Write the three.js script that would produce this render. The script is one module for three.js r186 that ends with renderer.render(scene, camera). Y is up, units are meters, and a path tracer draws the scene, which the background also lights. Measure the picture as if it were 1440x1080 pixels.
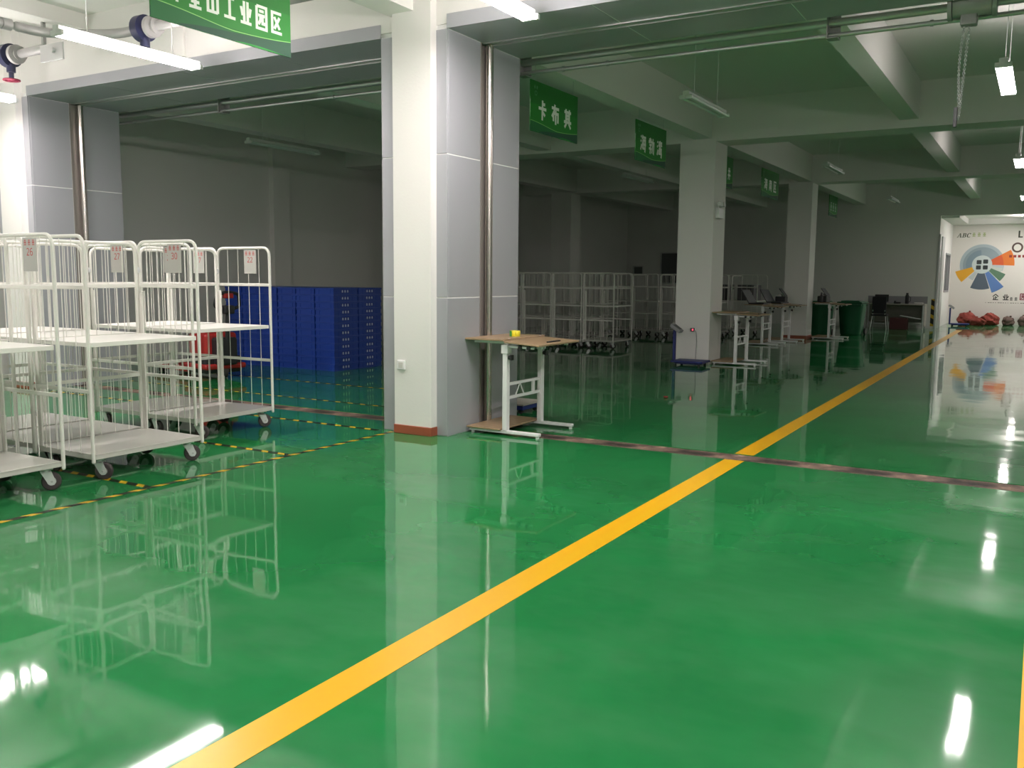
import * as THREE from 'three';
import { RoundedBoxGeometry } from 'three/addons/geometries/RoundedBoxGeometry.js';
import { mergeGeometries } from 'three/addons/utils/BufferGeometryUtils.js';
import { RectAreaLightUniformsLib } from 'three/addons/lights/RectAreaLightUniformsLib.js';

// ---------------------------------------------------------------- camera, exposure, light levels
const scene = new THREE.Scene();
scene.background = new THREE.Color(0x000000);
const camera = new THREE.PerspectiveCamera(46.45, 4 / 3, 0.05, 120);
camera.position.set(0, 1.5, 0);
camera.up.set(-0.068, 0.993, -0.099);
camera.lookAt(-0.504, 1.5 - 0.119, -0.855);
const renderer = new THREE.WebGLRenderer({ antialias: true });
renderer.toneMapping = THREE.LinearToneMapping;
renderer.toneMappingExposure = 1.0;
renderer.shadowMap.enabled = true;
RectAreaLightUniformsLib.init();
const TUBE_GLOW = 82, TUBE_LIGHT = 65, OLD_TUBES = 0.55;                    // what the eye sees of a tube; the light each fitting throws
const LAMP_COLOR = new THREE.Color(1.0, 0.9, 0.89);

// ---------------------------------------------------------------- helpers
let seed = 20240611;
const rnd = () => { seed = (seed * 1664525 + 1013904223) >>> 0; return seed / 4294967296; };
const rr = (a, b) => a + (b - a) * rnd();
const taken = new Map();
function numbered(n) { const k = taken.get(n) || 0; taken.set(n, k + 1); return k ? n + '_' + String(k).padStart(3, '0') : n; }
const flat = (g) => { const h = g.index ? g.toNonIndexed() : g; for (const k of Object.keys(h.attributes)) if (!['position', 'normal', 'uv'].includes(k)) h.deleteAttribute(k); return h; };
const merge = (a) => (Array.isArray(a) ? (a.length === 1 ? flat(a[0]) : mergeGeometries(a.map(flat), false)) : a);
const bb = (x0, x1, y0, y1, z0, z1) => new THREE.BoxGeometry(Math.abs(x1 - x0), Math.abs(y1 - y0), Math.abs(z1 - z0)).translate((x0 + x1) / 2, (y0 + y1) / 2, (z0 + z1) / 2);
const rb = (x0, x1, y0, y1, z0, z1, r = 0.006, s = 1) => new RoundedBoxGeometry(Math.abs(x1 - x0), Math.abs(y1 - y0), Math.abs(z1 - z0), s, r).translate((x0 + x1) / 2, (y0 + y1) / 2, (z0 + z1) / 2);
const V = (x, y, z) => new THREE.Vector3(x, y, z);
function rod(a, b, r, seg = 8, r2 = r) {
  const A = V(...a), Bv = V(...b), d = Bv.clone().sub(A), g = new THREE.CylinderGeometry(r2, r, d.length(), seg);
  g.applyQuaternion(new THREE.Quaternion().setFromUnitVectors(V(0, 1, 0), d.clone().normalize()));
  return g.translate(...A.add(Bv).multiplyScalar(0.5).toArray());
}
function bent(pts, r, corner = 0.06, seg = 7, steps = 0) {            // a tube along a polyline with rounded corners
  const P = pts.map((p) => V(...p)), path = new THREE.CurvePath(); let last = P[0];
  for (let i = 1; i < P.length; i++) {
    if (i === P.length - 1) { path.add(new THREE.LineCurve3(last, P[i])); break; }
    const a = P[i].clone().add(P[i - 1].clone().sub(P[i]).setLength(corner)), b = P[i].clone().add(P[i + 1].clone().sub(P[i]).setLength(corner));
    path.add(new THREE.LineCurve3(last, a)); path.add(new THREE.QuadraticBezierCurve3(a, P[i], b)); last = b;
  }
  const out = [];                                                     // one tube per curve keeps straight runs cheap
  for (const c of path.curves) out.push(new THREE.TubeGeometry(c, c.isLineCurve3 ? 1 : 6, r, seg, false));
  out.push(new THREE.SphereGeometry(r, 6, 4).translate(...P[0].toArray()), new THREE.SphereGeometry(r, 6, 4).translate(...P[P.length - 1].toArray()));
  return merge(out);
}
function lathe(pts, seg = 20) { return new THREE.LatheGeometry(pts.map((p) => new THREE.Vector2(...p)), seg); }
function muv(g, s = 1) {                                              // uv in metres, projected along the main axis of each face
  g = flat(g); const p = g.attributes.position, n = g.attributes.normal, uv = new Float32Array(p.count * 2);
  for (let i = 0; i < p.count; i++) {
    const x = p.getX(i), y = p.getY(i), z = p.getZ(i), a = Math.abs(n.getX(i)), b = Math.abs(n.getY(i)), c = Math.abs(n.getZ(i));
    const [u, v] = b >= a && b >= c ? [x, z] : a >= c ? [z, y] : [x, y];
    uv[2 * i] = u * s; uv[2 * i + 1] = v * s;
  }
  g.setAttribute('uv', new THREE.BufferAttribute(uv, 2)); return g;
}
function part(name, geo, mat, parent) { const m = new THREE.Mesh(merge(geo), mat); m.name = parent ? name : numbered(name); (parent || scene).add(m); return m; }
function tag(o, label, category, group) { o.userData.label = label; o.userData.category = category; if (group) o.userData.group = group; return o; }
function thing(name, label, category, pos = [0, 0, 0], turn = 0, group) {
  const o = new THREE.Group(); o.name = numbered(name); o.position.set(...pos); o.rotation.y = turn; scene.add(o); return tag(o, label, category, group);
}
function struct(name, geo, mat) { const m = part(name, geo, mat); m.userData.kind = 'structure'; return m; }
function copy(src, pos, turn, label, group) {
  const c = src.clone(); c.name = numbered(src.name.replace(/_\d{3}$/, '')); scene.add(c); c.position.set(...pos); c.rotation.y = turn;
  c.userData = { ...src.userData }; if (label) c.userData.label = label; if (group) c.userData.group = group; return c;
}

const ORD = ['first', 'second', 'third', 'fourth', 'fifth', 'sixth', 'seventh', 'eighth', 'ninth', 'tenth', 'eleventh', 'twelfth'];

// ---------------------------------------------------------------- computed textures
function lattice(n) { const a = new Float32Array(n * n); for (let i = 0; i < a.length; i++) a[i] = rnd(); return a; }
function noiseField(size, base, octaves, gain = 0.5) {                // tileable value noise, 0..1
  const out = new Float32Array(size * size); let amp = 1, tot = 0, n = base;
  for (let o = 0; o < octaves; o++, n *= 2, amp *= gain) {
    const L = lattice(n); tot += amp;
    for (let y = 0; y < size; y++) {
      const fy = (y / size) * n, y0 = Math.floor(fy), ty = fy - y0, sy = ty * ty * (3 - 2 * ty), ya = (y0 % n) * n, yb = ((y0 + 1) % n) * n;
      for (let x = 0; x < size; x++) {
        const fx = (x / size) * n, x0 = Math.floor(fx), tx = fx - x0, sx = tx * tx * (3 - 2 * tx), xa = x0 % n, xb = (x0 + 1) % n;
        const a = L[ya + xa] + (L[ya + xb] - L[ya + xa]) * sx, b = L[yb + xa] + (L[yb + xb] - L[yb + xa]) * sx;
        out[y * size + x] += amp * (a + (b - a) * sy);
      }
    }
  }
  for (let i = 0; i < out.length; i++) out[i] /= tot;
  return out;
}
function dataTex(size, fn, srgb = false, repeat = [1, 1]) {
  const d = new Uint8Array(size * size * 4);
  for (let i = 0; i < size * size; i++) { const c = fn(i, i % size, Math.floor(i / size)); d[4 * i] = c[0]; d[4 * i + 1] = c[1]; d[4 * i + 2] = c[2]; d[4 * i + 3] = 255; }
  const t = new THREE.DataTexture(d, size, size); t.wrapS = t.wrapT = THREE.RepeatWrapping; t.magFilter = THREE.LinearFilter; t.minFilter = THREE.LinearMipmapLinearFilter;
  t.generateMipmaps = true; t.repeat.set(...repeat); if (srgb) t.colorSpace = THREE.SRGBColorSpace; t.needsUpdate = true; return t;
}
function canvasTex(w, h, draw) {
  const c = document.createElement('canvas'); c.width = w; c.height = h; draw(c.getContext('2d'), w, h);
  const t = new THREE.CanvasTexture(c); t.colorSpace = THREE.SRGBColorSpace; return t;
}
const g8 = (v) => { const k = Math.max(0, Math.min(255, Math.round(v * 255))); return [k, k, k]; };
const fieldA = noiseField(512, 4, 6, 0.52), fieldB = noiseField(512, 8, 3, 0.35), fieldC = noiseField(512, 6, 5, 0.6), fieldD = noiseField(256, 64, 2, 0.5);

// ---------------------------------------------------------------- materials
const S = (o) => new THREE.MeshStandardMaterial(o), P = (o) => new THREE.MeshPhysicalMaterial(o);
const rgb = (r, g, b) => new THREE.Color().setRGB(r, g, b);
const floorColour = dataTex(512, (i) => { const v = 0.88 + 0.2 * fieldC[i]; return [Math.min(255, 34 * v), Math.min(255, 123 * v), Math.min(255, 66 * v)]; }, true, [0.22, 0.22]);
const floorWave = (() => {                                             // gentle waves of the poured floor as slopes, kept as floats so that no steps show
  const N = 512, cell = 1 / 0.31 / N, A = 0.0017, d = new Float32Array(N * N * 4), f = (x, y) => fieldB[((y + N) % N) * N + ((x + N) % N)];
  for (let y = 0; y < N; y++) for (let x = 0; x < N; x++) {
    const sx = (A * (f(x + 1, y) - f(x - 1, y))) / (2 * cell), sy = (A * (f(x, y + 1) - f(x, y - 1))) / (2 * cell), k = 4 * (y * N + x), l = 1 / Math.hypot(sx, sy, 1);
    d[k] = 0.5 - 0.5 * sx * l; d[k + 1] = 0.5 - 0.5 * sy * l; d[k + 2] = 0.5 + 0.5 * l; d[k + 3] = 1;
  }
  const t = new THREE.DataTexture(d, N, N, THREE.RGBAFormat, THREE.FloatType); t.wrapS = t.wrapT = THREE.RepeatWrapping; t.magFilter = THREE.LinearFilter; t.repeat.set(0.31, 0.31); t.needsUpdate = true; return t;
})();
const floorRough = dataTex(512, (i) => g8(0.3 + 0.75 * Math.max(0, fieldA[i] - 0.32)), false, [0.17, 0.17]);
const floorHaze = dataTex(512, (i, x, y) => { const a = fieldA[((y * 2) % 512) * 512 + x], b = fieldC[i]; return g8(Math.max(0.04, Math.min(1, (0.7 * a + 0.3 * b - 0.42) * 5))); }, false, [0.19, 0.19]);   // scuffed, dull patches in the varnish
const plasterBump = dataTex(256, (i) => g8(fieldD[i]), false, [1.2, 1.2]);
const M = {
  floor: P({ map: floorColour, roughness: 0.1, roughnessMap: floorRough, normalMap: floorWave, clearcoat: 0.4, clearcoatMap: floorHaze, clearcoatRoughness: 0.42, ior: 1.5 }),
  plaster: S({ color: rgb(0.78, 0.77, 0.74), roughness: 0.75, bumpMap: plasterBump, bumpScale: 0.0006 }),
  clad: S({ color: rgb(0.4, 0.41, 0.44), metalness: 0.2, roughness: 0.36 }),
  joint: S({ color: rgb(0.85, 0.85, 0.84), roughness: 0.6 }),
  steel: S({ color: rgb(0.62, 0.58, 0.54), metalness: 1, roughness: 0.25 }),
  darkSteel: S({ color: rgb(0.34, 0.31, 0.29), metalness: 0.5, roughness: 0.4 }),
  galv: S({ color: rgb(0.55, 0.56, 0.56), metalness: 0.8, roughness: 0.42 }),
  pipe: S({ color: rgb(0.36, 0.36, 0.35), metalness: 0.35, roughness: 0.5 }),
  cartPaint: S({ color: rgb(0.78, 0.77, 0.72), roughness: 0.36 }),
  deckPaint: S({ color: rgb(0.55, 0.54, 0.5), roughness: 0.2 }),
  zinc: S({ color: rgb(0.72, 0.73, 0.74), metalness: 0.45, roughness: 0.35 }),
  tyre: S({ color: rgb(0.055, 0.042, 0.045), roughness: 0.55 }),
  hub: S({ color: rgb(0.5, 0.5, 0.5), roughness: 0.4 }),
  white: S({ color: rgb(0.8, 0.8, 0.8), roughness: 0.35 }),
  black: S({ color: rgb(0.02, 0.02, 0.022), roughness: 0.5 }),
  darkGrey: S({ color: rgb(0.07, 0.07, 0.075), roughness: 0.5 }),
  grey: S({ color: rgb(0.3, 0.3, 0.31), roughness: 0.5 }),
  red: S({ color: rgb(0.36, 0.02, 0.018), roughness: 0.35 }),
  darkRed: S({ color: rgb(0.22, 0.02, 0.05), roughness: 0.5 }),
  blue: S({ color: rgb(0.012, 0.05, 0.33), roughness: 0.42 }),
  blueDark: S({ color: rgb(0.01, 0.02, 0.16), roughness: 0.45 }),
  valve: S({ color: rgb(0.018, 0.021, 0.055), roughness: 0.4 }),
  green: S({ color: rgb(0.012, 0.12, 0.05), roughness: 0.5 }),
  yellowPaint: S({ color: rgb(0.77, 0.42, 0.008), roughness: 0.3 }),
  base: S({ color: rgb(0.3, 0.075, 0.035), roughness: 0.45 }),
  fitting: S({ color: rgb(0.75, 0.76, 0.75), roughness: 0.4 }),
  tubeLit: S({ color: rgb(0.9, 0.9, 0.9), emissive: LAMP_COLOR, emissiveIntensity: TUBE_GLOW, roughness: 0.4 }),
  tubeOld: S({ color: rgb(0.9, 0.9, 0.9), emissive: LAMP_COLOR, emissiveIntensity: TUBE_GLOW * OLD_TUBES, roughness: 0.4 }),
  tubeOff: S({ color: rgb(0.8, 0.82, 0.82), roughness: 0.25 }),
  ledRed: S({ color: rgb(0.3, 0, 0), emissive: rgb(1, 0.1, 0.16), emissiveIntensity: 1.6 }),
  fabric: S({ color: rgb(0.015, 0.015, 0.018), roughness: 0.9 }),
  tapeYellow: S({ color: rgb(0.85, 0.75, 0.04), roughness: 0.3 }),
  tapeGreen: S({ color: rgb(0.06, 0.4, 0.08), roughness: 0.3 }),
  sackRed: S({ color: rgb(0.2, 0.032, 0.02), roughness: 0.85 }),
  sackBrown: S({ color: rgb(0.11, 0.075, 0.06), roughness: 0.9 }),
  glass: P({ color: rgb(0.8, 0.84, 0.84), roughness: 0.08, transmission: 1, thickness: 0 }),
  blind: S({ color: rgb(0.52, 0.47, 0.4), roughness: 0.8 }),
  carton: S({ color: rgb(0.09, 0.03, 0.03), roughness: 0.8 }),
  deskGrey: S({ color: rgb(0.33, 0.31, 0.27), roughness: 0.6 }),
  slate: S({ color: rgb(0.11, 0.115, 0.12), roughness: 0.6 }),
  paper: S({ color: rgb(0.6, 0.58, 0.55), roughness: 0.8 }),
};
const woodField = noiseField(512, 4, 5, 0.55);
M.wood = S({ map: dataTex(512, (i, x, y) => { const j = ((y * 9) % 512) * 512 + (x >> 1), v = 0.75 + 0.45 * woodField[j]; return [Math.min(255, 158 * v), Math.min(255, 134 * v), Math.min(255, 104 * v)]; }, true, [1.1, 1.1]), roughness: 0.42 });
M.concrete = S({ map: dataTex(512, (i) => { const v = 0.1 + 1.5 * fieldC[i] + 0.9 * (fieldA[i] - 0.5); return [Math.max(20, Math.min(255, 112 * v)), Math.max(18, Math.min(255, 92 * v)), Math.max(18, Math.min(255, 80 * v))]; }, true, [1.4, 1.4]), roughness: 0.7, bumpMap: plasterBump, bumpScale: 0.003 });
M.hazard = S({ map: canvasTex(128, 128, (c, w, h) => {
  c.fillStyle = '#15160f'; c.fillRect(0, 0, w, h); c.fillStyle = '#c9a51f';
  c.beginPath(); c.moveTo(0, 0); c.lineTo(52, 0); c.lineTo(84, h); c.lineTo(32, h); c.closePath(); c.fill();
}), roughness: 0.35 });
M.hazard.map.wrapS = M.hazard.map.wrapT = THREE.RepeatWrapping;

// ---------------------------------------------------------------- lettering: strokes on a 100 by 100 square
const GLYPH = {
  '卡': '50,5 50,42|50,22 78,22|8,44 92,44|48,44 48,97|52,58 78,74',
  '布': '8,22 92,22|45,4 34,38 10,64|28,46 28,84|28,46 80,46 80,82 70,82|54,30 54,98',
  '其': '10,20 90,20|30,5 30,68|70,5 70,68|30,36 70,36|30,52 70,52|6,68 94,68|36,74 14,96|64,74 88,96',
  '海': '8,10 20,18|5,36 18,44|8,92 22,58|42,4 30,28|38,16 95,16|42,32 36,80|42,32 86,32 82,94 72,92|28,56 97,56|36,80 92,80|58,38 64,48|56,62 62,72',
  '勃': '6,16 48,16|27,4 27,28|6,38 6,28 50,28 50,36|12,46 42,46 28,58|28,58 28,92 18,90|4,68 50,68|56,30 92,30 88,92 78,88|74,6 72,40 56,94',
  '湾': '8,10 20,18|5,36 18,44|8,92 22,58|60,2 60,12|32,14 96,14|54,14 50,44|70,14 70,44|40,22 34,38|84,22 92,36|38,52 84,52 84,65 40,65 38,80 88,80 86,98 74,96',
  '棋': '4,28 42,28|23,4 23,96|22,32 4,66|24,32 42,58|46,20 98,20|58,5 58,68|84,5 84,68|58,36 84,36|58,52 84,52|44,68 98,68|62,74 48,96|80,74 94,96',
  '盘': '46,2 38,12|28,14 28,40 18,54|28,14 74,14 74,50|12,32 90,32|48,18 52,26|48,38 52,46|20,62 20,92|20,62 80,62 80,92|40,62 40,92|60,62 60,92|6,92 94,92',
  '井': '14,30 86,30|6,62 94,62|34,6 34,62 18,96|66,6 66,96',
  '南': '10,16 90,16|50,4 50,30|16,32 16,96|16,32 84,32 84,96 74,94|36,40 42,50|64,40 58,50|30,56 70,56|26,72 74,72|50,56 50,94',
  '区': '92,10 12,10 12,92 95,92|76,26 30,78|30,28 76,76',
  '千': '72,8 24,20|6,44 94,44|50,16 50,96',
  '里': '22,8 22,56|22,8 78,8 78,56|22,32 78,32|22,56 78,56|50,8 50,92|20,74 80,74|6,94 94,94',
  '山': '50,8 50,88|14,36 14,90 86,90|86,36 86,92',
  '工': '14,14 86,14|50,14 50,88|6,90 94,90',
  '业': '36,6 36,90|64,6 64,90|12,30 24,66|88,30 76,66|6,92 94,92',
  '园': '10,6 90,6 90,96 10,96 10,6|30,24 70,24|22,42 78,42|42,42 40,62 24,80|58,42 58,74 78,74 78,66',
  '企': '50,4 8,44|50,4 92,44|50,36 50,90|50,58 76,58|26,54 26,90|8,92 92,92',
  '~': '20,12 80,12|50,12 50,90|16,50 84,50|24,30 24,70|76,30 76,70|12,90 88,90',      // a small sign too blurred to read
};
function glyphs(c, text, x, y, w, h, step, weight) {
  c.lineWidth = weight; c.lineCap = 'butt'; c.lineJoin = 'miter';
  [...text].forEach((ch, k) => {
    for (const s of (GLYPH[ch] || GLYPH['~']).split('|')) {
      c.beginPath(); s.split(' ').forEach((q, i) => { const [a, b] = q.split(',').map(Number); c[i ? 'lineTo' : 'moveTo'](x + k * step + (a / 100) * w, y + (b / 100) * h); }); c.stroke();
    }
  });
}

// ---------------------------------------------------------------- the building
const SLAB = 4.5, FX = [-13.2, 6.0], FZ = [8, -30.6], GR = [-7.25, -7.52], PF = -6.85, PB = -8.15, SOF = 3.7;
struct('floor', muv(bb(FX[0], FX[1], -0.25, 0, FZ[0], GR[0])), M.floor);
struct('floor', muv(bb(FX[0], FX[1], -0.25, 0, GR[1], -35)), M.floor);
struct('trim_1', muv(bb(FX[0], FX[1], -0.2, -0.006, GR[0], GR[1])), M.concrete);
struct('ceiling', muv(bb(FX[0], FX[1], SLAB, SLAB + 0.2, FZ[0], FZ[1] - 0.2)), M.plaster);
struct('wall_left', muv(bb(FX[0] - 0.25, FX[0], -0.25, SLAB + 0.2, FZ[0], -35.2)), M.plaster);
struct('wall_right', muv(bb(FX[1], FX[1] + 0.25, -0.25, SLAB + 0.2, FZ[0], -35.2)), M.plaster);
struct('wall_front', muv(bb(FX[0] - 0.25, FX[1] + 0.25, -0.25, SLAB + 0.2, FZ[0], FZ[0] + 0.25)), M.plaster);
const OPX = -2.85, OPH = 3.46;
struct('wall_back', muv(merge([bb(FX[0], OPX, 0, SLAB, -30.6, -30.8), bb(OPX, FX[1], OPH, SLAB, -30.6, -30.8)])), M.plaster);
// beams
const beamX = (z0, z1, y, x0 = FX[0], x1 = FX[1]) => struct('ceiling_beam', muv(bb(x0, x1, y, SLAB, z0, z1)), M.plaster);
const beamZ = (x0, x1, y, z0, z1) => struct('ceiling_beam', muv(bb(x0, x1, y, SLAB, z0, z1)), M.plaster);
beamX(-15.212, -15.838, 3.82); beamX(-22.912, -23.488, 3.84); beamX(1.1, 0.75, 3.82);
for (const [a, b] of [[FZ[0], PF], [PB, -30.6]]) {
  beamZ(-5.36, -5.05, 3.87, a, b); beamZ(-11.8, -11.45, 3.87, a, b); beamZ(1.3, 1.62, 3.87, a, b);
  beamZ(4.3, 4.6, 3.94, a, b);
}
beamZ(-2.08, -1.81, 3.94, FZ[0], PF); beamZ(-2.08, -1.81, 3.94, PB, -30.6); beamZ(-8.45, -8.16, 3.87, PB, -30.6); beamZ(-10.15, -9.84, 4.33, FZ[0], PF);
struct('trim_4', rb(-8.33, -8.17, 3.84, SLAB, PF, PF + 0.03, 0.004), M.plaster);
// the portal between the lit room and the dark hall: header beams above an aluminium soffit
struct('wall_header', muv(merge([bb(FX[0], FX[1], 3.74, SLAB, PF, PF - 0.25), bb(FX[0], FX[1], 3.74, SLAB, PB, PB + 0.25)])), M.plaster);
const soffit = struct('ceiling_soffit', merge([bb(FX[0], FX[1], 3.703, 3.76, PF - 0.02, -7.44), bb(FX[0], FX[1], 3.703, 3.76, -7.57, PB + 0.02), bb(FX[0], FX[1], 3.74, 3.76, -7.44, -7.57)]), M.joint);
for (const [xa, xb] of [[-11.12, -5.49], [-4.74, 0.93]]) {
  const n = Math.round((xb - xa) / 1.335), w = (xb - xa) / n;
  for (let k = 0; k < n; k++) for (const [za, zb] of [[PF - 0.005, -7.44], [-7.57, PB + 0.005]])
    part('soffit_panel', rb(xa + k * w + 0.006, xa + (k + 1) * w - 0.006, SOF, SOF + 0.016, za, zb, 0.002), M.clad, soffit);
  part('shutter_slot', [bb(xa, xb, 3.69, 3.716, -7.445, -7.46), bb(xa, xb, 3.69, 3.716, -7.55, -7.565), bb(xa, xb, 3.708, 3.716, -7.46, -7.55)], M.galv, soffit);
}
for (const [xa, xb, n] of [[-11.12, -5.49, 1], [-4.74, 0.93, 2]]) struct('trim_' + (n + 1), rb(xa, xb, SOF - 0.004, 3.82, PF, PF + 0.012, 0.003), M.clad);
function portalColumn(xr, w) {                                        // xr: face towards +x
  const xl = xr - w, c = struct('column', merge([bb(xl + 0.003, xr - 0.003, 0, SOF, PF - 0.004, -7.41), bb(xl + 0.003, xr - 0.003, 0, SOF, -7.605, PB + 0.004), bb(xl + 0.06, xr - 0.06, 0, SOF, -7.41, -7.605)]), M.joint);
  const shaft = part('plaster_shaft', muv(bb(xl + 0.2, xr - 0.12, 0, SLAB, PF + 0.09, PF - 0.02)), M.plaster, c);
  part('baseboard', rb(xl + 0.194, xr - 0.114, 0, 0.085, PF + 0.102, PF - 0.01, 0.005), M.base, shaft);
  const rows = [[0.003, 1.296], [1.306, 2.6], [2.61, SOF - 0.004]];
  for (const [a, b] of rows) {
    part('cladding_panel', rb(xl, xl + 0.21, a, b, PF + 0.002, PF - 0.02, 0.003), M.clad, c);
    part('cladding_panel', rb(xr - 0.12, xr, a, b, PF + 0.002, PF - 0.02, 0.003), M.clad, c);
    for (const [za, zb] of [[PF - 0.022, -7.405], [-7.61, PB + 0.004]]) {
      part('cladding_panel', rb(xr - 0.014, xr, a, b, za, zb, 0.003), M.clad, c);
      part('cladding_panel', rb(xl, xl + 0.014, a, b, za, zb, 0.003), M.clad, c);
    }
    part('cladding_panel', rb(xl, xr, a, b, PB + 0.012, PB, 0.003), M.clad, c);
  }
  for (const [x, s] of [[xr, 1], [xl, -1]]) {                         // the shutter's guide rail: a dark slot with a bright lip
    part('guide_rail', [bb(x - s * 0.02, x + s * 0.004, 0, SOF, -7.408, -7.42), bb(x - s * 0.02, x + s * 0.004, 0, SOF, -7.6, -7.61), bb(x - s * 0.05, x - s * 0.045, 0, SOF, -7.42, -7.6)], M.darkSteel, c);
    part('guide_lip', [rod([x + s * 0.004, 0, -7.56], [x + s * 0.004, SOF, -7.56], 0.038, 16)], M.steel, c);
  }
  return c;
}
const mainColumn = portalColumn(-4.74, 0.75); portalColumn(-11.12, 0.75); portalColumn(1.67, 0.75);
function hallColumn(x0, x1, z0, z1, base) {
  const c = struct('column', muv(bb(x0, x1, 0, 3.845, z0, z1)), M.plaster);
  if (base) part('baseboard', rb(x0 - 0.012, x1 + 0.012, 0, 0.1, z0 + 0.012, z1 - 0.012, 0.004), M.base, c);
  return c;
}
hallColumn(-5.6, -4.97, -15.2, -15.85); hallColumn(-5.6, -5.02, -22.9, -23.5, true);
hallColumn(-12.25, -11.62, -22.9, -23.5); hallColumn(-12.2, -11.6, -15.2, -15.85); hallColumn(1.2, 1.8, -15.2, -15.85); hallColumn(1.2, 1.8, -22.9, -23.5);
struct('trim_5', muv(bb(FX[0], FX[0] + 0.12, 0, SLAB, -12.95, -13.4)), M.plaster);
// the bright room beyond the back wall
const MZ = -35;
struct('wall_mural_left', muv(merge([bb(OPX - 0.2, OPX, 0, 1.1, -30.8, MZ), bb(OPX - 0.2, OPX, 2.4, OPH + 0.3, -30.8, MZ), bb(OPX - 0.2, OPX, 1.1, 2.4, -30.8, -32.9), bb(OPX - 0.2, OPX, 1.1, 2.4, -34.5, MZ)])), M.plaster);
struct('ceiling_mural', muv(merge([bb(OPX - 0.2, FX[1], OPH + 0.12, OPH + 0.3, -30.8, MZ - 0.2), bb(OPX, FX[1], OPH - 0.06, OPH + 0.12, MZ + 0.5, MZ), bb(OPX, OPX + 0.5, OPH - 0.06, OPH + 0.12, -30.8, MZ + 0.5)])), M.plaster);
const muralTex = canvasTex(1400, 700, (c, w, h) => {                  // 200 px to the metre; x = 0 at the room's left corner, y = 0 at 3.5 m
  c.fillStyle = '#dedbd4'; c.fillRect(0, 0, w, h);
  const X = (m) => (m + 2.85) * 200, Y = (m) => (3.5 - m) * 200, cx = X(-1.88), cy = Y(2.05);
  const fan = (a0, a1, r0, r1, col) => { c.fillStyle = col; c.beginPath(); c.arc(cx, cy, r1, a0, a1); c.arc(cx, cy, r0, a1, a0, true); c.closePath(); c.fill(); };
  fan(0, 6.2832, 0, 134, '#b7c3c4'); fan(2.6, 6.1, 0, 138, '#a6b5ba'); fan(2.7, 6.0, 0, 118, '#8c9da4'); fan(2.7, 4.6, 0, 100, '#7a8f99');
  fan(0.35, 2.7, 60, 140, '#dedbd4'); fan(0.2, 1.2, 50, 128, '#c3cdc4');
  fan(5.75, 6.32, 60, 195, '#d9772c'); fan(5.75, 6.32, 60, 130, '#cf5a30'); fan(2.35, 2.85, 50, 170, '#e0a62c'); fan(0.42, 0.78, 40, 160, '#587b62');
  fan(1.25, 1.95, 50, 172, '#55626f'); fan(0.82, 1.22, 45, 205, '#5a7eb8'); fan(2.0, 2.3, 50, 120, '#b9c2c2');
  fan(0, 6.2832, 0, 62, '#c4d0ce');
  c.fillStyle = '#2c3436'; for (const [a, b] of [[-34, -30], [6, -34], [-36, 6], [6, 6]]) { c.beginPath(); c.roundRect(cx + a, cy + b, 30, 28, 5); c.fill(); }
  c.fillStyle = '#38422f'; c.font = 'italic bold 40px serif'; c.fillText('ABC', X(-2.72), Y(2.98));
  c.strokeStyle = '#9fae72'; glyphs(c, '~~~', X(-2.25), Y(3.14), 24, 28, 32, 4);
  c.fillStyle = '#2b2f22'; c.font = 'bold 64px sans-serif'; c.fillText('L', X(-0.88), Y(2.95));
  c.lineWidth = 11; c.strokeStyle = '#4f3c35'; c.beginPath(); c.arc(X(-0.85), Y(2.62), 28, 0, 7); c.stroke();
  c.fillStyle = '#8c2f2b'; for (let k = 0; k < 6; k++) c.fillRect(X(-1.08) + k * 26, Y(2.37), 17, 17);
  c.strokeStyle = '#3a3836'; glyphs(c, '企业', X(-1.5), Y(1.05), 40, 42, 62, 6); glyphs(c, '~~', X(-0.98), Y(0.95), 22, 24, 28, 3);
  c.strokeStyle = '#7c2c3e'; glyphs(c, '园业', X(-0.68), Y(1.08), 40, 44, 52, 6);
  c.fillStyle = '#6d6863'; for (let k = 0; k < 26; k++) c.fillRect(X(-1.7) + k * 15, Y(0.76), 4 + ((k * 7) % 9), 4);
});
const muralWall = struct('wall_mural', bb(OPX - 0.2, FX[1], -0.25, OPH + 0.3, MZ, MZ - 0.2), M.plaster);
const mural = part('printed_mural', new THREE.BoxGeometry(7, 3.5, 0.004).translate(OPX + 3.5, 1.75, MZ + 0.003), S({ map: muralTex, roughness: 0.6 }), muralWall);
{ // window in the side wall of that room, and the steel door frame at its entrance
  const w = struct('window_1', merge([rb(OPX - 0.05, OPX + 0.02, 1.1, 1.16, -32.9, -34.5, 0.004), rb(OPX - 0.05, OPX + 0.02, 2.34, 2.4, -32.9, -34.5, 0.004), rb(OPX - 0.05, OPX + 0.02, 1.16, 2.34, -32.9, -32.96, 0.004), rb(OPX - 0.05, OPX + 0.02, 1.16, 2.34, -34.44, -34.5, 0.004), rb(OPX - 0.05, OPX + 0.02, 1.16, 2.34, -33.67, -33.73, 0.004)]), M.grey);
  part('pane', bb(OPX - 0.03, OPX - 0.026, 1.16, 2.34, -32.96, -33.67), M.glass, w); part('pane', bb(OPX - 0.03, OPX - 0.026, 1.16, 2.34, -33.73, -34.44), M.glass, w);
  part('blind', bb(OPX - 0.12, OPX - 0.1, 1.1, 2.4, -32.9, -34.5), M.blind, w);
  const d = struct('door_1', merge([rb(OPX - 0.02, OPX + 0.04, 0, 2.9, -30.56, -30.86, 0.006), rb(OPX + 0.0, OPX + 0.05, 0, 2.86, -31.2, -31.9, 0.006)]), M.galv);
  part('door_seal', [bb(OPX + 0.04, OPX + 0.046, 0.8, 2.2, -30.66, -30.7)], M.darkGrey, d);
}

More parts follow.
